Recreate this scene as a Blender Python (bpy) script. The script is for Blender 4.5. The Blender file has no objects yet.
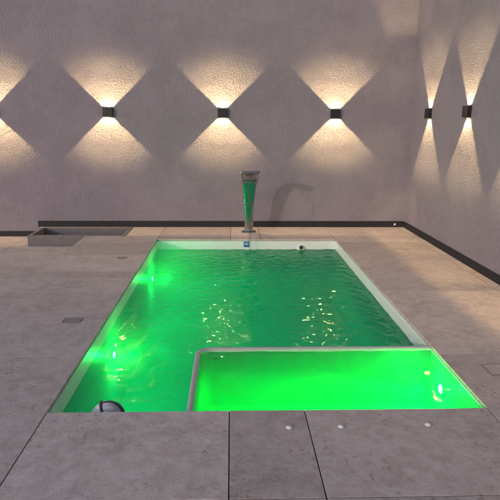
import bpy, bmesh, math, random
from mathutils import Vector, Matrix

random.seed(7)
sc = bpy.context.scene
COL = sc.collection
R = math.radians

# ------------------------------------------------------------------ sizes (metres)
XL, XR, YN, YF = -1.012, 1.438, 2.738, 7.312          # pool opening in the deck
WY, WX = 8.238, 2.679                                 # inner faces of the two walls
ZL = -0.145                                           # lower floor on the left
LAMP_Z = 1.70
WATER, SPA_WATER = -0.14, -0.032
ROW = 0.734

# ------------------------------------------------------------------ helpers
def link_mesh(name, bm, mats, parent=None, smooth=False):
    me = bpy.data.meshes.new(name)
    bm.normal_update()
    bm.to_mesh(me); bm.free()
    o = bpy.data.objects.new(name, me); COL.objects.link(o)
    for m in (mats if isinstance(mats, (list, tuple)) else [mats]):
        me.materials.append(m)
    if smooth:
        for p in me.polygons: p.use_smooth = True
    if parent: o.parent = parent
    return o

def empty(name, loc, rz=0.0):
    o = bpy.data.objects.new(name, None); COL.objects.link(o)
    o.location = loc; o.rotation_euler = (0, 0, rz); o.empty_display_size = 0.1
    return o

def tag(o, label=None, cat=None, group=None, kind=None):
    if label: o['label'] = label
    if cat: o['category'] = cat
    if group: o['group'] = group
    if kind: o['kind'] = kind
    return o

def box(bm, x0, x1, y0, y1, z0, z1, bev=0.0, seg=1, mi=0):
    r = bmesh.ops.create_cube(bm, size=1.0)
    vs = r['verts']
    for v in vs:
        v.co = Vector((x0 if v.co.x < 0 else x1, y0 if v.co.y < 0 else y1, z0 if v.co.z < 0 else z1))
    fs = {f for v in vs for f in v.link_faces}
    for f in fs: f.material_index = mi
    if bev > 0:
        es = list({e for v in vs for e in v.link_edges})
        rr = bmesh.ops.bevel(bm, geom=es, offset=bev, segments=seg, affect='EDGES', profile=0.5)
        for f in rr['faces']: f.material_index = mi

def lathe(bm, prof, n=32, M=Matrix.Identity(4), cap=True, mi=0):
    rings = []
    for r, z in prof:
        rings.append([bm.verts.new(M @ Vector((r*math.cos(2*math.pi*k/n), r*math.sin(2*math.pi*k/n), z))) for k in range(n)])
    for a, b in zip(rings, rings[1:]):
        for k in range(n):
            f = bm.faces.new((a[k], a[(k+1) % n], b[(k+1) % n], b[k])); f.material_index = mi
    if cap:
        f = bm.faces.new(list(reversed(rings[0]))); f.material_index = mi
        f = bm.faces.new(rings[-1]); f.material_index = mi

def tube(bm, pts, rad, n=10, mi=0):
    pts = [Vector(p) for p in pts]
    rings = []; up = Vector((0, 0, 1))
    for i, p in enumerate(pts):
        t = (pts[min(i+1, len(pts)-1)] - pts[max(i-1, 0)]).normalized()
        a = t.cross(up)
        if a.length < 1e-3: a = t.cross(Vector((0, 1, 0)))
        a.normalize(); b = t.cross(a)
        r = rad(i/(len(pts)-1)) if callable(rad) else rad
        rings.append([bm.verts.new(p + a*r*math.cos(2*math.pi*k/n) + b*r*math.sin(2*math.pi*k/n)) for k in range(n)])
    for a, b in zip(rings, rings[1:]):
        for k in range(n):
            f = bm.faces.new((a[k], a[(k+1) % n], b[(k+1) % n], b[k])); f.material_index = mi
    bm.faces.new(list(reversed(rings[0]))); bm.faces.new(rings[-1])

# ------------------------------------------------------------------ node helpers
class NT:
    def __init__(self, name):
        self.m = bpy.data.materials.new(name); self.m.use_nodes = True
        self.t = self.m.node_tree; self.t.nodes.clear()
        self.out = self.n('ShaderNodeOutputMaterial')
    def n(self, typ, **kw):
        nd = self.t.nodes.new(typ)
        for k, v in kw.items():
            if k.startswith('i_'):
                nd.inputs[k[2:].replace('_', ' ')].default_value = v
            else: setattr(nd, k, v)
        return nd
    def l(self, a, b): self.t.links.new(a, b)
    def math(self, op, a, b=None, c=None):
        nd = self.t.nodes.new('ShaderNodeMath'); nd.operation = op
        for i, v in enumerate((a, b, c)):
            if v is None: continue
            if isinstance(v, (int, float)): nd.inputs[i].default_value = v
            else: self.l(v, nd.inputs[i])
        return nd.outputs[0]
    def noise(self, vec, scale, detail=4.0, rough=0.55, dist=0.0):
        nd = self.n('ShaderNodeTexNoise'); nd.inputs['Scale'].default_value = scale
        nd.inputs['Detail'].default_value = detail; nd.inputs['Roughness'].default_value = rough
        nd.inputs['Distortion'].default_value = dist
        self.l(vec, nd.inputs['Vector']); return nd.outputs['Fac']
    def ramp(self, fac, stops, interp='LINEAR'):
        nd = self.n('ShaderNodeValToRGB'); cr = nd.color_ramp; cr.interpolation = interp
        while len(cr.elements) < len(stops): cr.elements.new(0.5)
        for e, (p, c) in zip(cr.elements, stops):
            e.position = p; e.color = (c if len(c) == 4 else (*c, 1)) if isinstance(c, (tuple, list)) else (c, c, c, 1)
        self.l(fac, nd.inputs['Fac']); return nd.outputs['Color']
    def mix(self, fac, a, b, mode='MIX'):
        nd = self.n('ShaderNodeMix', data_type='RGBA', blend_type=mode)
        for s, v in ((nd.inputs[0], fac), (nd.inputs[6], a), (nd.inputs[7], b)):
            if isinstance(v, (int, float)): s.default_value = v
            elif isinstance(v, tuple): s.default_value = (*v, 1)
            else: self.l(v, s)
        return nd.outputs[2]
    def bump(self, h, dist, strength=1.0, prev=None):
        nd = self.n('ShaderNodeBump'); nd.inputs['Distance'].default_value = dist
        nd.inputs['Strength'].default_value = strength; self.l(h, nd.inputs['Height'])
        if prev is not None: self.l(prev, nd.inputs['Normal'])
        return nd.outputs['Normal']
    def pbsdf(self, color, rough=0.6, metal=0.0, normal=None, spec=0.5):
        b = self.n('ShaderNodeBsdfPrincipled')
        for s, v in (('Base Color', color), ('Roughness', rough), ('Metallic', metal), ('Specular IOR Level', spec)):
            if isinstance(v, tuple): b.inputs[s].default_value = (*v, 1)
            elif isinstance(v, (int, float)): b.inputs[s].default_value = v
            else: self.l(v, b.inputs[s])
        if normal is not None: self.l(normal, b.inputs['Normal'])
        self.l(b.outputs[0], self.out.inputs['Surface']); return b
    def coords(self, which='Object'):
        return self.n('ShaderNodeTexCoord').outputs[which]

def plain(name, color, rough=0.5, metal=0.0, var=0.12, scale=30, bump=0.0004):
    t = NT(name); co = t.coords()
    nz = t.noise(co, scale, 5)
    c = t.mix(nz, tuple(max(0, x*(1-var)) for x in color), tuple(min(1, x*(1+var)) for x in color))
    t.pbsdf(c, rough, metal, t.bump(t.noise(co, scale*4, 3), bump) if bump else None)
    return t.m

# ------------------------------------------------------------------ materials
def mat_plaster():
    t = NT('plaster'); co = t.n('ShaderNodeNewGeometry').outputs['Position']
    big = t.noise(co, 0.9, 4, 0.6)
    med = t.noise(co, 5.0, 5, 0.6)
    c = t.mix(big, (0.24, 0.225, 0.27), (0.288, 0.268, 0.322))
    c = t.mix(t.ramp(med, [(0.35, 0.0), (0.75, 1.0)]), c, (0.25, 0.233, 0.275))
    wear = t.ramp(t.noise(co, 1.7, 7, 0.7, 0.2), [(0.38, (0.90, 0.90, 0.90)), (0.60, (1.03, 1.03, 1.03))])
    c = t.mix(1.0, c, wear, 'MULTIPLY')
    # rough thrown plaster: coarse lumps, grit and a few trowel sweeps
    lumps = t.noise(co, 38, 3, 0.7, 0.15)
    grit = t.noise(co, 120, 2, 0.6)
    sweep = t.noise(co, 3.2, 3, 0.5, 1.2)
    n = t.bump(sweep, 0.006)
    n = t.bump(lumps, 0.016, 1.0, n)
    n = t.bump(grit, 0.0045, 1.0, n)
    t.pbsdf(c, 0.85, 0, n, 0.2)
    return t.m

def mat_tile():
    t = NT('stone_tile'); geo = t.n('ShaderNodeNewGeometry'); co = geo.outputs['Position']
    rnd = geo.outputs['Random Per Island']
    off = t.n('ShaderNodeVectorMath', operation='MULTIPLY_ADD')
    cb = t.n('ShaderNodeCombineXYZ'); t.l(rnd, cb.inputs[0]); t.l(rnd, cb.inputs[1])
    off.inputs[1].default_value = (37, 53, 0); t.l(cb.outputs[0], off.inputs[0]); t.l(co, off.inputs[2])
    p = off.outputs[0]
    cloud = t.noise(p, 2.4, 6, 0.62, 0.0)
    mott = t.noise(p, 11.0, 8, 0.7, 0.0)
    pits = t.noise(p, 34, 5, 0.7, 0.0)
    zone = t.noise(p, 3.2, 3, 0.5)
    c = t.mix(t.ramp(cloud, [(0.3, 0), (0.7, 1)]), (0.385, 0.313, 0.283), (0.545, 0.45, 0.41))
    c = t.mix(t.ramp(mott, [(0.42, 0), (0.62, 0.65)]), c, (0.62, 0.545, 0.515))
    dark = t.math('MULTIPLY', t.ramp(pits, [(0.30, 1), (0.43, 0)]), t.ramp(zone, [(0.42, 0), (0.6, 1)]))
    c = t.mix(t.math('MULTIPLY', dark, 0.75), c, (0.22, 0.195, 0.19))
    tone = t.math('MULTIPLY_ADD', rnd, 0.26, 0.86)
    tc = t.n('ShaderNodeCombineColor')
    for i in range(3): t.l(tone, tc.inputs[i])
    c = t.mix(1.0, c, tc.outputs[0], 'MULTIPLY')
    n = t.bump(mott, 0.006)
    n = t.bump(t.math('SUBTRACT', 1.0, dark), 0.003, 1.0, n)
    n = t.bump(pits, 0.0012, 1.0, n)
    t.pbsdf(c, t.ramp(mott, [(0.3, 0.55), (0.7, 0.75)]), 0, n, 0.35)
    return t.m

def mat_water_surface(name, amp, ior=1.22):
    t = NT(name); co = t.n('ShaderNodeNewGeometry').outputs['Position']
    n = t.bump(t.noise(co, 30.0, 2, 0.5, 0.3), 0.0012*amp)
    fr = t.n('ShaderNodeFresnel'); fr.inputs['IOR'].default_value = ior; t.l(n, fr.inputs['Normal'])
    tr = t.n('ShaderNodeBsdfTransparent'); tr.inputs['Color'].default_value = (0.80, 1.0, 0.90, 1)
    gl = t.n('ShaderNodeBsdfGlossy'); gl.inputs['Roughness'].default_value = 0.03; gl.inputs['Color'].default_value = (0.55, 0.72, 0.52, 1); t.l(n, gl.inputs['Normal'])
    mx = t.n('ShaderNodeMixShader'); t.l(fr.outputs[0], mx.inputs[0])
    t.l(tr.outputs[0], mx.inputs[1]); t.l(gl.outputs[0], mx.inputs[2])
    t.l(mx.outputs[0], t.out.inputs['Surface'])
    return t.m

def mat_water_body(name, dens, color, absorb):
    t = NT(name)
    s = t.n('ShaderNodeVolumeScatter'); s.inputs['Color'].default_value = (*color, 1)
    s.inputs['Density'].default_value = dens; s.inputs['Anisotropy'].default_value = 0.0
    a = t.n('ShaderNodeVolumeAbsorption'); a.inputs['Color'].default_value = (*absorb, 1); a.inputs['Density'].default_value = 1.8
    ad = t.n('ShaderNodeAddShader'); t.l(s.outputs[0], ad.inputs[0]); t.l(a.outputs[0], ad.inputs[1])
    t.l(ad.outputs[0], t.out.inputs['Volume'])
    return t.m

def mat_falling_water():
    t = NT('falling_water'); co = t.coords()
    mp = t.n('ShaderNodeMapping'); mp.inputs['Scale'].default_value = (60, 60, 6); t.l(co, mp.inputs['Vector'])
    n = t.bump(t.noise(mp.outputs[0], 1.0, 3), 0.004)
    tr = t.n('ShaderNodeBsdfTransparent'); tr.inputs['Color'].default_value = (0.87, 0.89, 0.89, 1)
    gl = t.n('ShaderNodeBsdfGlossy'); gl.inputs['Roughness'].default_value = 0.08; t.l(n, gl.inputs['Normal'])
    fr = t.n('ShaderNodeFresnel'); fr.inputs['IOR'].default_value = 1.25; t.l(n, fr.inputs['Normal'])
    mx = t.n('ShaderNodeMixShader'); t.l(fr.outputs[0], mx.inputs[0]); t.l(tr.outputs[0], mx.inputs[1]); t.l(gl.outputs[0], mx.inputs[2])
    t.l(mx.outputs[0], t.out.inputs['Surface'])
    return t.m

def mat_emit(name, col, s):
    t = NT(name); e = t.n('ShaderNodeEmission'); e.inputs[0].default_value = (*col, 1); e.inputs[1].default_value = s
    t.l(e.outputs[0], t.out.inputs['Surface']); return t.m

M_WALL = mat_plaster()
M_TILE = mat_tile()
M_GROUT = plain('grout', (0.06, 0.053, 0.052), 0.9)
M_SHELL = plain('pool_shell', (0.72, 0.76, 0.76), 0.35, 0, 0.05, 6, 0.0)
M_RIM = plain('spa_rim', (0.42, 0.42, 0.43), 0.35, 0, 0.08, 10, 0.0)
M_SKIRT = plain('skirting_dark', (0.010, 0.012, 0.017), 0.75, 0, 0.2, 20, 0.0003)
M_BLACK = plain('black_metal', (0.012, 0.012, 0.016), 0.4, 0.0, 0.2, 60, 0.0002)
M_STEEL = NT('brushed_steel')
_co = M_STEEL.coords(); _nz = M_STEEL.noise(_co, 14, 4)
M_STEEL.pbsdf((0.42, 0.43, 0.44), M_STEEL.ramp(_nz, [(0.3, 0.06), (0.7, 0.13)]), 1.0, M_STEEL.bump(_nz, 0.006)); M_STEEL = M_STEEL.m
M_BAND = plain('bright_steel', (0.85, 0.86, 0.86), 0.3, 0.7, 0.03, 20, 0.0)
M_STONE = plain('planter_concrete', (0.155, 0.145, 0.15), 0.8, 0, 0.2, 14, 0.0015)
M_SOIL = plain('soil', (0.05, 0.042, 0.036), 0.95, 0, 0.4, 40, 0.01)
M_FRAME = plain('cover_frame', (0.17, 0.145, 0.14), 0.7)
M_WHITE = plain('white_plastic', (0.72, 0.72, 0.70), 0.4, 0, 0.06, 20, 0.0002)
M_DARKP = plain('dark_plastic', (0.03, 0.035, 0.045), 0.45)
M_GREYP = plain('grey_plastic', (0.50, 0.46, 0.49), 0.5)
M_COVER = plain('cover_metal', (0.25, 0.215, 0.21), 0.6, 0.0)
M_BLUE = plain('blue_tile', (0.03, 0.12, 0.42), 0.3)
M_LED = mat_emit('lamp_led', (1.0, 0.80, 0.42), 6.0)
M_GLINT = mat_emit('lamp_glint_strip', (1.0, 0.78, 0.40), 850.0)  # for the added strips that make glints on the water
M_LENS = mat_emit('pool_lens', (0.20, 1.0, 0.75), 14.0)
M_GROUND = plain('dry_ground', (0.10, 0.09, 0.075), 0.95, 0, 0.3, 2, 0.02)

# ------------------------------------------------------------------ ground, deck, lower floor
GX0, GX1, GY0, GY1 = -7.5, WX+0.25, -4.0, WY+0.25
bm = bmesh.new(); B = 160
for x0, x1, y0, y1 in ((-B, B, -B, GY0), (-B, B, GY1, B), (-B, GX0, GY0, GY1), (GX1, B, GY0, GY1)):
    bm.faces.new([bm.verts.new((x, y, -0.17)) for x, y in ((x0, y0), (x1, y0), (x1, y1), (x0, y1))])
tag(link_mesh('ground', bm, M_GROUND), kind='structure')

bm = bmesh.new()
G = 0.003
def tiles(bm, xs, ys, z, th=0.022):
    for x0, x1 in zip(xs, xs[1:]):
        for y0, y1 in zip(ys, ys[1:]):
            dz = random.uniform(-0.0006, 0.0006)
            box(bm, x0+G, x1-G, y0+G, y1-G, z-th, z+dz, 0.001, 1, 0)
def slab(bm, x0, x1, y0, y1, z0, z1): box(bm, x0, x1, y0, y1, z0, z1, 0, 1, 1)
rows = [YN + ROW*k for k in range(0, 8)]                       # 2.738 ... 7.876
near = [YN - ROW*k for k in range(0, 10)][::-1]
SX, SY = -2.05, 5.412                                          # corner of the raised deck
PX0, PX1, PY0, PY1 = -2.853, -1.490, 7.543, 8.185              # planter
# near rows (in front of the pool)
xs = [-7.5, -6.08, -5.07, -4.06, -3.04, -2.03, XL, -0.012, 0.405, XR, 2.57, WX]
tiles(bm, xs, near, 0); slab(bm, GX0, WX, GY0, YN-0.004, -0.16, -0.007)
# right of the pool
tiles(bm, [XR, 2.57, WX], rows + [WY], 0); slab(bm, XR+0.004, WX, YN-0.003, WY, -0.16, -0.007)
# behind the pool
tiles(bm, [-1.49, XL, -0.012, 0.405, XR], [YF, WY], 0); slab(bm, PX1, XR+0.003, YF+0.004, WY, -0.16, -0.007)
# left of the pool
lr = [y for y in rows if y < SY]
tiles(bm, [-7.5, -5.1, -3.08, XL], lr + [SY], 0); slab(bm, GX0, XL-0.004, YN-0.003, SY, -0.16, -0.007)
tiles(bm, [SX, XL], [SY] + [y for y in rows if SY+0.1 < y < 7.2] + [PY0], 0); slab(bm, SX, XL-0.004, SY-0.003, PY0, -0.16, -0.0075)
tiles(bm, [PX1, XL], [PY0, YF+0.25], 0) if PY0 < YF else None
slab(bm, PX1, XL-0.004, PY0-0.002, YF+0.3, -0.16, -0.0085)
# narrow strip behind the planter
tiles(bm, [-2.90, -1.9, PX1], [PY1, WY], 0); slab(bm, -2.90, PX1-0.003, PY1+0.003, WY, -0.16, -0.008)
deck = tag(link_mesh('deck', bm, [M_TILE, M_GROUT]), kind='structure')

bm = bmesh.new()
tiles(bm, [-7.5, -6.1, -5.1, -4.1, -3.08, SX-0.01], [SY+0.01, 6.41, 7.14, 7.876, WY], ZL)
slab(bm, GX0, SX, SY, WY, ZL-0.05, ZL-0.007)
tag(link_mesh('floor', bm, [M_TILE, M_GROUT]), kind='structure')

# ------------------------------------------------------------------ walls
WH = 4.6
bm = bmesh.new(); box(bm, GX0, WX+0.22, WY, WY+0.22, -0.3, WH)
wall_b = link_mesh('wall', bm, M_WALL)
tag(wall_b, 'rough plastered grey wall behind the pool with a row of wall lamps', 'wall')
bm = bmesh.new(); box(bm, -2.93, WX-0.014, WY-0.014, WY-0.001, 0.0015, 0.0935, 0.002)
box(bm, GX0, -2.905, WY-0.016, WY-0.001, ZL+0.0015, ZL+0.08, 0.002)
sk = link_mesh('skirting', bm, M_SKIRT, wall_b)
bm = bmesh.new(); box(bm, 2.515, 2.545, WY-0.024, WY-0.0145, 0.03, 0.06, 0.003)
link_mesh('clip', bm, M_WHITE, sk)
bm = bmesh.new(); box(bm, WX, WX+0.22, GY0, WY-0.002, -0.3, WH)
wall_r = link_mesh('wall', bm, M_WALL)
tag(wall_r, 'rough plastered wall on the right running back along the deck to the corner', 'wall')
bm = bmesh.new(); box(bm, WX-0.013, WX-0.001, GY0, WY-0.0145, 0.0015, 0.0935, 0.002)
link_mesh('skirting', bm, M_SKIRT, wall_r)

# ------------------------------------------------------------------ wall lamps
E_OFF, HB, BD = 0.022, 0.064, 0.046         # emitter distance from wall, half box size, box depth
def lamp_light_data(stretch=1.0, up_boost=0.0):
    d = bpy.data.lights.new('lamp_light', 'POINT')
    d.energy = 1.0; d.shadow_soft_size = 0.004
    d.use_nodes = True; nt = d.node_tree; nt.nodes.clear()
    out = nt.nodes.new('ShaderNodeOutputLight'); em = nt.nodes.new('ShaderNodeEmission')
    em.inputs[0].default_value = (1.0, 0.69, 0.31, 1)
    nt.links.new(em.outputs[0], out.inputs[0])
    tc = nt.nodes.new('ShaderNodeTexCoord'); sp = nt.nodes.new('ShaderNodeSeparateXYZ')
    nt.links.new(tc.outputs['Normal'], sp.inputs[0])
    def m(op, a, b=None):
        n = nt.nodes.new('ShaderNodeMath'); n.operation = op
        for i, v in enumerate((a, b)):
            if v is None: continue
            if isinstance(v, (int, float)): n.inputs[i].default_value = v
            else: nt.links.new(v, n.inputs[i])
        return n.outputs[0]
    x, y, z = sp.outputs
    toward = m('MAXIMUM', m('MULTIPLY', y, YSIGN), 1e-5)
    Zd = m('DIVIDE', m('MULTIPLY', m('ABSOLUTE', z), E_OFF), toward)
    Xd = m('DIVIDE', m('MULTIPLY', m('ABSOLUTE', x), E_OFF), toward)
    Rr = m('SQRT', m('ADD', m('MULTIPLY', Zd, Zd), m('MULTIPLY', Xd, Xd)))
    # the lens: how strongly the lamp shines towards each height of the wall it grazes
    cr = nt.nodes.new('ShaderNodeValToRGB'); cr.color_ramp.interpolation = 'LINEAR'
    prof = LENS
    while len(cr.color_ramp.elements) < len(prof): cr.color_ramp.elements.new(0.5)
    for e, (p, v) in zip(cr.color_ramp.elements, prof): e.position = p; e.color = (v, v, v, 1)
    nt.links.new(m('MULTIPLY', Rr, 0.5/stretch), cr.inputs['Fac'])
    # inner cut-off of the lens bowl
    ss = nt.nodes.new('ShaderNodeMapRange'); ss.interpolation_type = 'SMOOTHSTEP'
    ss.inputs['From Min'].default_value = 0.37; ss.inputs['From Max'].default_value = 0.43
    ss.inputs['To Min'].default_value = 1.0; ss.inputs['To Max'].default_value = 0.50
    nt.links.new(m('ADD', m('MULTIPLY', Rr, 0.55), m('MULTIPLY', Zd, 0.45)), ss.inputs['Value'])
    up = m('MULTIPLY', m('GREATER_THAN', z, 0.0), m('GREATER_THAN', Rr, 1.5))
    gain = m('ADD', m('MULTIPLY', up, up_boost), 1.0)
    nt.links.new(m('MULTIPLY', gain, m('MULTIPLY', m('MULTIPLY', cr.outputs[0], ss.outputs[0]), LAMP_POWER)), em.inputs[1])
    return d
YSIGN = -1.0
LAMP_POWER = 260.0
def lens():
    A = [(0.04, 14.0), (0.08, 8.0), (0.12, 3.0), (0.16, 1.3), (0.20, .76), (0.25, .56), (0.30, .46), (0.36, .42), (0.42, .41), (0.50, .39), (0.60, .31), (0.68, .20), (0.76, .095), (0.85, .022)]
    L = [(0.0, 0.0)] + [(r*0.5, a*r**3/0.0088/2.5) for r, a in A]
    return L + [(0.48, 0.10), (0.65, 0.16), (0.90, 0.21), (1.0, 0.27)]
LENS = lens()
LD = lamp_light_data(); LD2 = lamp_light_data(1.22, 2.6)

def make_sconce(shutter=None):
    t = empty('wall_lamp', (0, 0, 0))
    bm = bmesh.new()
    w = 0.004
    box(bm, -HB, HB, 0.0, 0.003, -HB, HB)                                   # back plate
    box(bm, -HB-w, -HB, 0.0, BD, -HB, HB, 0.0008)
    box(bm, HB, HB+w, 0.0, BD, -HB, HB, 0.0008)
    box(bm, -HB-w, HB+w, BD, BD+w, -HB, HB, 0.0008)
    body = link_mesh('lamp_body', bm, M_BLACK, t)
    bm = bmesh.new()
    box(bm, -0.018, 0.018, 0.004, 0.018, -0.006, 0.006, 0.001)
    link_mesh('led', bm, M_LED, t)
    for sg in (-1, 1):
        bm = bmesh.new()
        za, zb = sorted((sg*0.036, sg*0.0595))
        w2 = (shutter or 0.047) - 0.004
        box(bm, -w2, w2, 0.0035, 0.0060, za, zb, 0.0008)
        link_mesh('lens', bm, M_GLINT, t)  # glowing back-plate strip, added so the ripples reflect bright glints
    if shutter:                                       # side flaps that narrow the beam
        for sg in (-1, 1):
            bm = bmesh.new()
            xa, xb = sorted((sg*shutter, sg*(HB-0.0008)))
            for za, zb in ((HB-0.004, HB-0.001), (-HB+0.001, -HB+0.004)): box(bm, xa, xb, 0.0035, BD-0.0008, za, zb)
            box(bm, *sorted((sg*(HB-0.0025), sg*(HB-0.0008))), 0.0035, BD-0.0008, -HB+0.004, HB-0.004)
            link_mesh('beam_flap', bm, M_BLACK, t)
    lo = bpy.data.objects.new('lamp_light', LD2 if shutter else LD); COL.objects.link(lo)
    lo.location = (0, E_OFF, 0); lo.parent = t
    return t

def copy_tree(o, parent=None):
    c = o.copy(); COL.objects.link(c)
    if parent: c.parent = parent
    for ch in list(o.children): copy_tree(ch, c)
    return c

s0 = make_sconce(); s1 = make_sconce(0.041)
SP = 1.664
lamps = [(-1.7955, WY, R(180)), (-0.1287, WY, R(180)), (1.5324, WY, R(180)), (-3.462, WY, R(180)),
         (WX, 7.4737, R(90)), (WX, 6.2378, R(90)), (WX, 5.0019, R(90)), (WX, 3.766, R(90)), (-5.128, WY, R(180))]
SHORT = ['black cube lamp above the gap between planter and pool, leftmost whole lamp of back wall',
         'black cube lamp on the back wall up left of the steel waterfall spout',
         'black cube lamp on the back wall nearest the corner, up right of the spout',
         'cropped black cube lamp on back wall at the left border above the lower floor',
         'black cube lamp on the right wall nearest the corner, casting slim light fans',
         'black cube lamp on the right wall second from the corner, near the right border',
         'black cube lamp on the right wall third from the corner, past the right border',
         'black cube lamp on the right wall fourth from the corner, well past the right border',
         'black cube lamp on the back wall farthest left, beyond the left border']
for i, (x, y, rz) in enumerate(lamps):
    src = s1 if rz == R(90) else s0
    t = src if i in (0, 4) else copy_tree(src)
    t.location = (x, y, LAMP_Z); t.rotation_euler = (0, 0, rz)
    # the box stands a hair off the plaster
    t.location.x -= 0.0015 if abs(rz-R(90)) < 1e-3 else 0
    t.location.y -= 0.0015 if abs(rz-R(180)) < 1e-3 else 0
    t.rotation_euler.y = random.uniform(-0.010, 0.010)
    tag(t, SHORT[i], 'wall lamp', 'black up and down wall lamps')

# ------------------------------------------------------------------ pool
pool = empty('swimming_pool', ((XL+XR)/2, (YN+YF)/2, 0.0))
pool_inv = Matrix.Translation(-Vector(pool.location))
def pool_part(name, bm, m, parent=None, smooth=False):
    bm.transform(pool_inv)
    return link_mesh(name, bm, m, parent or pool, smooth)
tag(pool, 'sunken white rectangular swimming pool with raised shallow corner basin, lit green', 'swimming pool')
D = -0.95
bm = bmesh.new()
tk = 0.09; TOP = -0.024
box(bm, XL-tk, XL, YN-tk, YF+tk, D-0.1, TOP)
box(bm, XR, XR+tk, YN-tk, YF+tk, D-0.1, TOP)
box(bm, XL+0.0005, XR-0.0005, YF, YF+tk, D-0.1, TOP-0.001)
box(bm, XL+0.0005, XR-0.0005, YN-tk, YN, D-0.1, TOP-0.001)
box(bm, XL+0.0005, XR-0.0005, YN+0.0005, YF-0.0005, D-0.1, D)
pool_part('shell', bm, M_SHELL)

# shallow basin: wall with a rounded corner, and its floor
SXO, SYO, RT = -0.252, 3.640, 0.035
def corner_path(off, r, n=8):
    x, y = SXO+off, SYO-off
    p = [(x, YN)]
    for k in range(n+1):
        a = math.pi - k*math.pi/2/n
        p.append((x+r+r*math.cos(a), y-r+r*math.sin(a)))
    p.append((XR, y)); return p
bm = bmesh.new()
outer = corner_path(0, 0.10); inner = corner_path(RT, 0.10-RT+0.02)
ztop = -0.006
def lip(off):  # rounded top section
    return off
sec = [(0.0, D), (0.0, ztop-0.008), (0.25, ztop-0.001), (0.5, ztop), (0.75, ztop-0.001), (1.0, ztop-0.008), (1.0, D)]
rings = []
for (ox, oy), (ix, iy) in zip(outer, inner):
    rings.append([bm.verts.new((ox+(ix-ox)*f, oy+(iy-oy)*f, z)) for f, z in sec])
for a, b in zip(rings, rings[1:]):
    for k in range(len(sec)-1): bm.faces.new((a[k], a[k+1], b[k+1], b[k]))
bm.faces.new(rings[0]); bm.faces.new(list(reversed(rings[-1])))
bmesh.ops.recalc_face_normals(bm, faces=bm.faces)
rim = pool_part('basin_rim', bm, M_RIM, None, False)
bm = bmesh.new()
box(bm, SXO+RT-0.002, XR-0.001, YN+0.001, SYO-RT+0.002, D+0.001, -0.45)
pool_part('basin_floor', bm, M_SHELL)

# fittings on the far wall
bm = bmesh.new(); box(bm, 0.170, 0.245, YF-0.006, YF-0.001, -0.108, -0.030, 0.002)
plate = pool_part('depth_plate', bm, M_BLUE)
bm = bmesh.new()
box(bm, 0.180, 0.235, YF-0.0085, YF-0.0065, -0.074, -0.066)
for k in range(4): box(bm, 0.184+0.013*k, 0.191+0.013*k, YF-0.0085, YF-0.0065, -0.058, -0.046)
pool_part('mark', bm, M_WHITE, plate)
bm = bmesh.new()
Mx = Matrix.Translation((0.960, YF-0.001, -0.135)) @ Matrix.Rotation(R(90), 4, 'X')
lathe(bm, [(0.056, 0.0), (0.056, 0.012), (0.048, 0.022), (0.028, 0.028)], 28, Mx)
nz = pool_part('return_nozzle', bm, M_WHITE, None, True)
bm = bmesh.new()
lathe(bm, [(0.028, 0.0285), (0.024, 0.04), (0.018, 0.041)], 24, Matrix.Translation((0.960, YF-0.001, -0.108)) @ Matrix.Rotation(R(90), 4, 'X'))
pool_part('nozzle_eye', bm, M_DARKP, nz, True)

# underwater lamps
GREEN = (0.0005, 1.0, 0.075)
def pool_lamp(pos, nx, watts, even, blue, lensr=0.030):
    bm = bmesh.new()
    Mx = Matrix.Translation(pos) @ Matrix.Rotation(R(90)*nx, 4, 'Y')
    lathe(bm, [(0.055, 0.001), (0.055, 0.010), (0.046, 0.016), (lensr+0.002, 0.016)], 28, Mx)
    f = pool_part('underwater_light', bm, M_SHELL, None, True)
    bm = bmesh.new()
    lathe(bm, [(lensr, 0.0165), (lensr*0.8, 0.022), (lensr*0.3, 0.025)], 24, Mx)
    pool_part('lens', bm, M_LENS, f, True)
    d = bpy.data.lights.new('pool_light', 'SPOT'); d.energy = watts; d.color = (0.0005, 1.0, blue); d.shadow_soft_size = 0.02
    d.use_nodes = True; lt = d.node_tree; em = [q for q in lt.nodes if q.type == 'EMISSION'][0]
    fo = lt.nodes.new('ShaderNodeLightFalloff'); fo.inputs['Strength'].default_value = 1.0
    mm = lt.nodes.new('ShaderNodeMath'); mm.operation = 'MULTIPLY_ADD'; mm.inputs[1].default_value = even
    lt.links.new(fo.outputs['Constant'], mm.inputs[0]); lt.links.new(fo.outputs['Quadratic'], mm.inputs[2]); lt.links.new(mm.outputs[0], em.inputs[1])
    o = bpy.data.objects.new('pool_light', d); COL.objects.link(o)
    d.spot_size = R(128); d.spot_blend = 0.25
    o.rotation_euler = Vector((nx*0.5, 0, -0.866)).to_track_quat('-Z', 'Y').to_euler()
    o.parent = f; o.location = Vector(pos) + Vector((nx*0.07, 0, 0)) - Vector(pool.location)
    d2 = bpy.data.lights.new('lens_glow', 'POINT'); d2.energy = 6.0 if nx > 0 else 4.0; d2.color = (0.01, 1.0, 0.09); d2.shadow_soft_size = 0.02
    o2 = bpy.data.objects.new('lens_glow', d2); COL.objects.link(o2)
    o2.parent = f; o2.location = Vector(pos) + Vector((nx*0.17, 0, 0)) - Vector(pool.location)
    return f
pool_lamp((XL, 6.62, -0.36), 1, 3, 6.9, 0.44)
pool_lamp((XL, 4.33, -0.37), 1, 3, 4.6, 0.38)
pool_lamp((XR, 3.345, -0.20), -1, 1.0, 430.0, 0.035)

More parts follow.
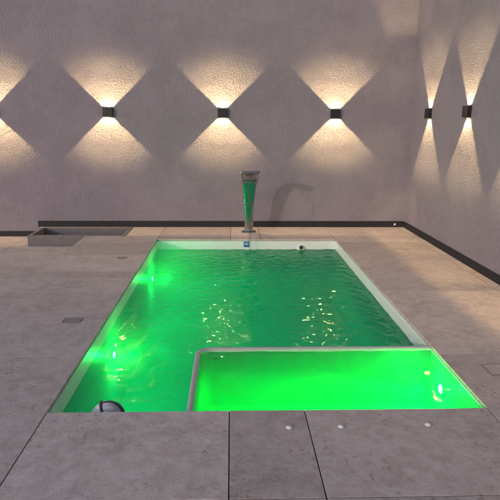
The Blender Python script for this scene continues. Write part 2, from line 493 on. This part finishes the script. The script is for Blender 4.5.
# water
e = 0.002
bm = bmesh.new()
def prism(bm, pts, z0, z1):
    a = [bm.verts.new((x, y, z0)) for x, y in pts]; b = [bm.verts.new((x, y, z1)) for x, y in pts]
    bm.faces.new(list(reversed(a))); bm.faces.new(b); n = len(pts)
    for k in range(n): bm.faces.new((a[k], a[(k+1) % n], b[(k+1) % n], b[k]))
Lsh = [(XL+e, YN+e), (SXO-e, YN+e)] + [(x-e, y+e) for x, y in outer[1:-1]] + [(XR-e, SYO+e), (XR-e, YF-e), (XL+e, YF-e)]
prism(bm, Lsh, D+e, WATER-0.016)
tag(link_mesh('water', bm, mat_water_body('pool_water_body', 0.6, (0.03, 1.0, 0.8), (0.0, 1.0, 0.9))), kind='structure')
def lin(a, b, st):
    n = max(1, round((b-a)/st)); return [a+(b-a)*k/n for k in range(n)]
def wave_field(slope, lmin, lmax, n=46):
    W = []
    for k in range(n):
        lam = lmin*(lmax/lmin)**random.random(); kk = 2*math.pi/lam; an = random.uniform(0, 2*math.pi)
        W.append((kk*math.cos(an), kk*math.sin(an), random.uniform(0, 6.28), slope*math.sqrt(2/n)/kk))
    def hgt(x, y):
        return sum(A*math.sin(kx*x+ky*y+p) for kx, ky, p, A in W)
    return hgt
def ripple_sheet(name, xs, ys, z, hgt, keep, mat):
    bm = bmesh.new(); V = {}
    def v(i, j):
        if (i, j) not in V: V[i, j] = bm.verts.new((xs[i], ys[j], z + hgt(xs[i], ys[j])))
        return V[i, j]
    for i in range(len(xs)-1):
        for j in range(len(ys)-1):
            if keep((xs[i]+xs[i+1])/2, (ys[j]+ys[j+1])/2):
                bm.faces.new((v(i, j), v(i+1, j), v(i+1, j+1), v(i, j+1)))
    return tag(link_mesh(name, bm, mat, None, True), kind='structure')
ST = 0.0105
base = wave_field(0.118, 0.055, 0.20, 72)
FX, FY = 0.27, 7.20                                    # where the falling water lands
def pool_h(x, y):
    r = math.hypot(x-FX, y-FY)
    return base(x, y)*(0.80-0.15*math.exp(-r/1.2)) + 0.0030*math.exp(-r/0.5)*math.sin(r*52)*min(1, r/0.05)
def in_pool(x, y):
    if x < SXO+0.004 or y > SYO-0.004: return True
    return x < SXO+0.10 and y > SYO-0.10 and math.hypot(x-SXO-0.10, y-SYO+0.10) > 0.096
ripple_sheet('water_surface', lin(XL+e, SXO, ST)+lin(SXO, XR-e, ST)+[XR-e], lin(YN+e, SYO, ST)+lin(SYO, YF-e, ST)+[YF-e], WATER, pool_h, in_pool, mat_water_surface('pool_water_surface', 0.6, 1.33))
Ssh = [(XR-e, YN+e), (XR-e, SYO-RT-e)] + [(x+e, y-e) for x, y in reversed(inner[1:-1])] + [(SXO+RT+e, YN+e)]
bm = bmesh.new(); prism(bm, Ssh, -0.45+e, SPA_WATER-0.016)
bmesh.ops.recalc_face_normals(bm, faces=bm.faces)
tag(link_mesh('water', bm, mat_water_body('basin_water_body', 1.0, (0.03, 1.0, 0.5), (0.0, 1.0, 0.75))), kind='structure')
calm = wave_field(0.035, 0.10, 0.35)
ripple_sheet('water_surface', lin(SXO+RT+e, XR-e, 0.022)+[XR-e], lin(YN+e, SYO-RT-e, 0.022)+[SYO-RT-e], SPA_WATER, calm,
             lambda x, y: x > SXO+RT+0.06 or y < SYO-RT-0.06 or math.hypot(x-SXO-RT-0.078, y-SYO+RT+0.078) < 0.078,
             mat_water_surface('basin_water_surface', 0.5, 1.15))

# ------------------------------------------------------------------ waterfall spout
sp = empty('waterfall_spout', (0.255, 7.84, 0.0))
tag(sp, 'curved mirror steel waterfall spout arching forward over the far pool edge', 'pool spout')
bm = bmesh.new()
prof = [(0.0, 0.004, .128, .072), (-0.008, 0.12, .130, .068), (-0.022, 0.26, .138, .062), (-0.040, 0.40, .150, .056), (-0.066, 0.53, .168, .050),
        (-0.102, 0.65, .190, .045), (-0.150, 0.755, .212, .040), (-0.212, 0.838, .232, .035), (-0.285, 0.890, .248, .030),
        (-0.350, 0.912, .260, .025), (-0.410, 0.916, .268, .021), (-0.455, 0.908, .272, .018), (-0.480, 0.900, .274, .017)]
def catmull(P, n=4):
    out = []
    for i in range(len(P)-1):
        p0, p1, p2, p3 = P[max(i-1, 0)], P[i], P[i+1], P[min(i+2, len(P)-1)]
        for k in range(n):
            t = k/n
            out.append(tuple(0.5*((2*b) + (c-a)*t + (2*a-5*b+4*c-d)*t*t + (-a+3*b-3*c+d)*t**3) for a, b, c, d in zip(p0, p1, p2, p3)))
    out.append(P[-1]); return out
PP = catmull(prof)
rings = []
for i, (y, z, w, th) in enumerate(PP):
    a, b = PP[max(i-1, 0)], PP[min(i+1, len(PP)-1)]
    t = Vector((0, b[0]-a[0], b[1]-a[1])).normalized()
    nrm = Vector((0, -t.z, t.y))           # outward/back side
    ring = []
    for k in range(20):                    # flattened super-ellipse section
        an = 2*math.pi*k/20; c, s = math.cos(an), math.sin(an)
        px = math.copysign(abs(c)**0.45, c)*w/2; pn = math.copysign(abs(s)**0.6, s)*th/2
        ring.append(bm.verts.new(Vector((px, y, z)) + nrm*pn))
    rings.append(ring)
for a, b in zip(rings, rings[1:]):
    for k in range(20): bm.faces.new((a[k], a[(k+1) % 20], b[(k+1) % 20], b[k]))
bm.faces.new(list(reversed(rings[0]))); bm.faces.new(rings[-1])
bmesh.ops.recalc_face_normals(bm, faces=bm.faces)
link_mesh('spout_body', bm, M_STEEL, sp, True)
bm = bmesh.new(); box(bm, -0.105, 0.105, -0.07, 0.07, 0.0015, 0.010, 0.003, 2)
for x in (-0.088, 0.088):
    for y in (-0.052, 0.052): lathe(bm, [(0.009, 0.010), (0.009, 0.015), (0.004, 0.017)], 10, Matrix.Translation((x, y, 0)))
link_mesh('base_plate', bm, M_STEEL, sp)
for zc, wx, yo in ((0.43, .153, -0.046), (0.765, .214, -0.156)):
    bm = bmesh.new(); box(bm, -wx/2-0.003, wx/2+0.003, yo-0.033, yo+0.033, zc-0.007, zc+0.007, 0.004, 2)
    link_mesh('seam_band', bm, M_STEEL, sp)
bm = bmesh.new(); box(bm, -0.122, 0.122, -0.4815, -0.4785, 0.896, 0.903)
link_mesh('slot', bm, M_BLACK, sp)

# the falling sheet of water, drawing together as it falls
bm = bmesh.new(); N = 40; K = 18; rings = []
for i in range(N+1):
    u = i/N; fall = u*1.034
    z = 0.892 - fall; tt = math.sqrt(2*fall/9.81); y = 7.84-0.483 - 0.30*tt
    v = max(0.0, 1-u/0.48); w = 0.036 + 0.20*v**1.2; w *= 1 + 0.06*math.sin(u*23)
    th = 0.005 + 0.014*min(1, u/0.45)
    cx = 0.255 + 0.012*math.sin(u*5.5) + 0.010*u
    ring = []
    for k in range(K):
        an = 2*math.pi*k/K; c, s = math.cos(an), math.sin(an)
        edge = 1.0 + 1.1*abs(c)**6
        ring.append(bm.verts.new((cx + c*w/2, y + s*th/2*edge, z)))
    rings.append(ring)
for a, b in zip(rings, rings[1:]):
    for k in range(K): bm.faces.new((a[k], a[(k+1) % K], b[(k+1) % K], b[k]))
bm.faces.new(list(reversed(rings[0]))); bm.faces.new(rings[-1])
bmesh.ops.recalc_face_normals(bm, faces=bm.faces)
ws = link_mesh('falling_water', bm, mat_falling_water(), None, True)
tag(ws, 'clear sheet of falling water narrowing from the steel spout down into the pool', 'falling water')

# ------------------------------------------------------------------ planter
pl = empty('planter', ((PX0+PX1)/2, (PY0+PY1)/2, ZL))
Ti = Matrix.Translation(-Vector(pl.location))
bm = bmesh.new(); t_ = 0.045; zt = 0.004
X0, X1, Y0, Y1 = PX0, PX1-0.004, PY0+0.004, PY1-0.004
for x0, x1, y0, y1 in ((X0, X1, Y0, Y0+t_), (X0, X1, Y1-t_, Y1), (X0, X0+t_, Y0+t_, Y1-t_), (X1-t_, X1, Y0+t_, Y1-t_)):
    box(bm, x0, x1, y0, y1, ZL+0.001, zt, 0.004, 2)
bm.transform(Ti); link_mesh('box', bm, M_STONE, pl)
bm = bmesh.new(); box(bm, X0+t_+0.001, X1-t_-0.001, Y0+t_+0.001, Y1-t_-0.001, ZL+0.001, ZL+0.03)
bm.transform(Ti); link_mesh('soil', bm, M_SOIL, pl)
for k in range(7):
    bm = bmesh.new(); sz = random.uniform(0.018, 0.04)
    bmesh.ops.create_icosphere(bm, subdivisions=2, radius=sz)
    c = Vector((X0+0.10+random.random()*0.22, Y1-0.14-random.random()*0.2, ZL+0.03+sz*0.6))
    for v in bm.verts: v.co = v.co*(0.8+0.3*math.sin(v.co.x*90+k)) + c
    bm.transform(Ti); link_mesh('stone', bm, M_STONE, pl, True)
tag(pl, 'low empty concrete planter box set in the deck by the back wall', 'planter')

# ------------------------------------------------------------------ small things on the deck and in the water
def cap(x, y):
    t = empty('deck_cap', (x, y, 0.0))
    bm = bmesh.new(); lathe(bm, [(0.015, 0.0015), (0.015, 0.004), (0.013, 0.008), (0.008, 0.010), (0.003, 0.0105)], 24)
    link_mesh('button', bm, M_WHITE, t, True)
    bm = bmesh.new(); lathe(bm, [(0.0195, 0.0012), (0.0195, 0.003), (0.0155, 0.0035)], 24)
    link_mesh('ring', bm, M_GREYP, t, True)
    return t
c0 = cap(0.301, 2.553)
tag(c0, 'small white round button in the near deck, leftmost of three before the basin', 'button', 'white buttons along the near pool edge')
for (x, y), lb in (((0.575, 2.556), 'small white round button in the near deck, middle one of three before the basin'),
                   ((1.041, 2.565), 'small white round button in the near deck, rightmost of three near pool corner')):
    c = copy_tree(c0); c.location = (x, y, 0); c['label'] = lb

def cover(x0, x1, y0, y1, skew, label, group, mat):
    t = empty('floor_cover', ((x0+x1)/2, (y0+y1)/2, 0), skew)
    w, h = (x1-x0)/2, (y1-y0)/2
    bm = bmesh.new()
    box(bm, -w, w, -h, h, 0.0015, 0.0035, 0.001)
    link_mesh('plate', bm, mat, t)
    bm = bmesh.new()
    f = 0.003
    for a in ((-w-f, w+f, -h-f, -h-0.0005), (-w-f, w+f, h+0.0005, h+f), (-w-f, -w-0.0005, -h, h), (w+0.0005, w+f, -h, h)):
        box(bm, a[0], a[1], a[2], a[3], 0.0015, 0.0045)
    link_mesh('frame', bm, M_FRAME, t)
    tag(t, label, 'floor cover', group)
G_ = 'flat covers let into the deck'
cover(-1.345, -1.21, 4.12, 4.22, 0, 'dark oblong cover plate let into the deck left of the pool', G_, M_COVER)
cover(-1.34, -1.24, 6.23, 6.29, 0, 'small dark slot cover in the deck between planter and pool', G_, M_COVER)
cover(1.66, 1.90, 3.14, 3.29, 0, 'stone coloured cover outlined in the deck right of the green basin', G_, M_TILE)

fl = empty('pool_float', (-0.715, 2.872, WATER+0.018))
tag(fl, 'white ball float with dark bands bobbing at the near left pool edge', 'pool float')
bm = bmesh.new(); bmesh.ops.create_uvsphere(bm, u_segments=40, v_segments=24, radius=0.104)
link_mesh('ball', bm, M_WHITE, fl, True)
bm = bmesh.new(); bmesh.ops.create_uvsphere(bm, u_segments=32, v_segments=16, radius=0.068)
for v in bm.verts: v.co = Vector((v.co.x+0.012, v.co.y*0.6-0.030, v.co.z*0.9+0.045))
link_mesh('dome', bm, M_GREYP, fl, True)
def ring_pts(rad, M, n=48): return [M @ Vector((rad*math.cos(2*math.pi*k/n), rad*math.sin(2*math.pi*k/n), 0)) for k in range(n+1)]
for Mx, rr, tr in ((Matrix.Translation((0.014, -0.034, 0.028)) @ Matrix.Rotation(R(62), 4, 'X'), 0.086, 0.0085),
                   (Matrix.Rotation(R(12), 4, 'Z') @ Matrix.Rotation(R(70), 4, 'Y'), 0.106, 0.0075)):
    bm = bmesh.new(); tube(bm, ring_pts(rr, Mx), tr, 10)
    link_mesh('band', bm, M_DARKP, fl, True)

# ------------------------------------------------------------------ daylight (dusk)
sd = Vector((1.0, 1.0, -0.35)).normalized()
elev = math.asin(-sd.z)
sun = bpy.data.lights.new('sun', 'SUN'); sun.energy = 0.9; sun.angle = R(0.8); sun.color = (1.0, 0.66, 0.72)
so = bpy.data.objects.new('sun', sun); COL.objects.link(so)
so.rotation_euler = sd.to_track_quat('-Z', 'Y').to_euler()
w = bpy.data.worlds.new('World'); sc.world = w; w.use_nodes = True
nt = w.node_tree; bg = nt.nodes['Background']
sky = nt.nodes.new('ShaderNodeTexSky'); sky.sky_type = 'NISHITA'; sky.sun_disc = False
sky.sun_elevation = elev
sky.sun_rotation = math.atan2(-sd.x, -sd.y)
sky.dust_density = 1.0; sky.air_density = 1.0; sky.ozone_density = 1.0
nt.links.new(sky.outputs[0], bg.inputs[0]); bg.inputs[1].default_value = 0.185

# ------------------------------------------------------------------ camera
f, pi_, ya, ro, h = 543.7251, 0.2283, 0.0351, 0.0071, 1.55
c, s = math.cos, math.sin
F = Vector((s(ya)*c(pi_), c(ya)*c(pi_), -s(pi_))); Rv = Vector((c(ya), -s(ya), 0)); U = Rv.cross(F)
R2 = Rv*c(ro)+U*s(ro); U2 = -Rv*s(ro)+U*c(ro)
cam = bpy.data.cameras.new('camera'); cam.sensor_width = 36; cam.lens = f/500*36; cam.clip_end = 600; cam.clip_start = 0.05
co = bpy.data.objects.new('camera', cam); COL.objects.link(co)
co.matrix_world = Matrix(((R2.x, U2.x, -F.x, 0), (R2.y, U2.y, -F.y, 0), (R2.z, U2.z, -F.z, h), (0, 0, 0, 1)))
sc.camera = co

# ------------------------------------------------------------------ render
sc.render.engine = 'CYCLES'
cy = sc.cycles
cy.use_denoising = True; cy.max_bounces = 8; cy.diffuse_bounces = 3; cy.glossy_bounces = 4
cy.transparent_max_bounces = 16; cy.volume_bounces = 2; cy.sample_clamp_indirect = 25.0
cy.caustics_reflective = False; cy.caustics_refractive = False
vs = sc.view_settings; vs.view_transform = 'Standard'; vs.look = 'None'; vs.gamma = 1.0; vs.exposure = 0.0
vs.use_curve_mapping = False
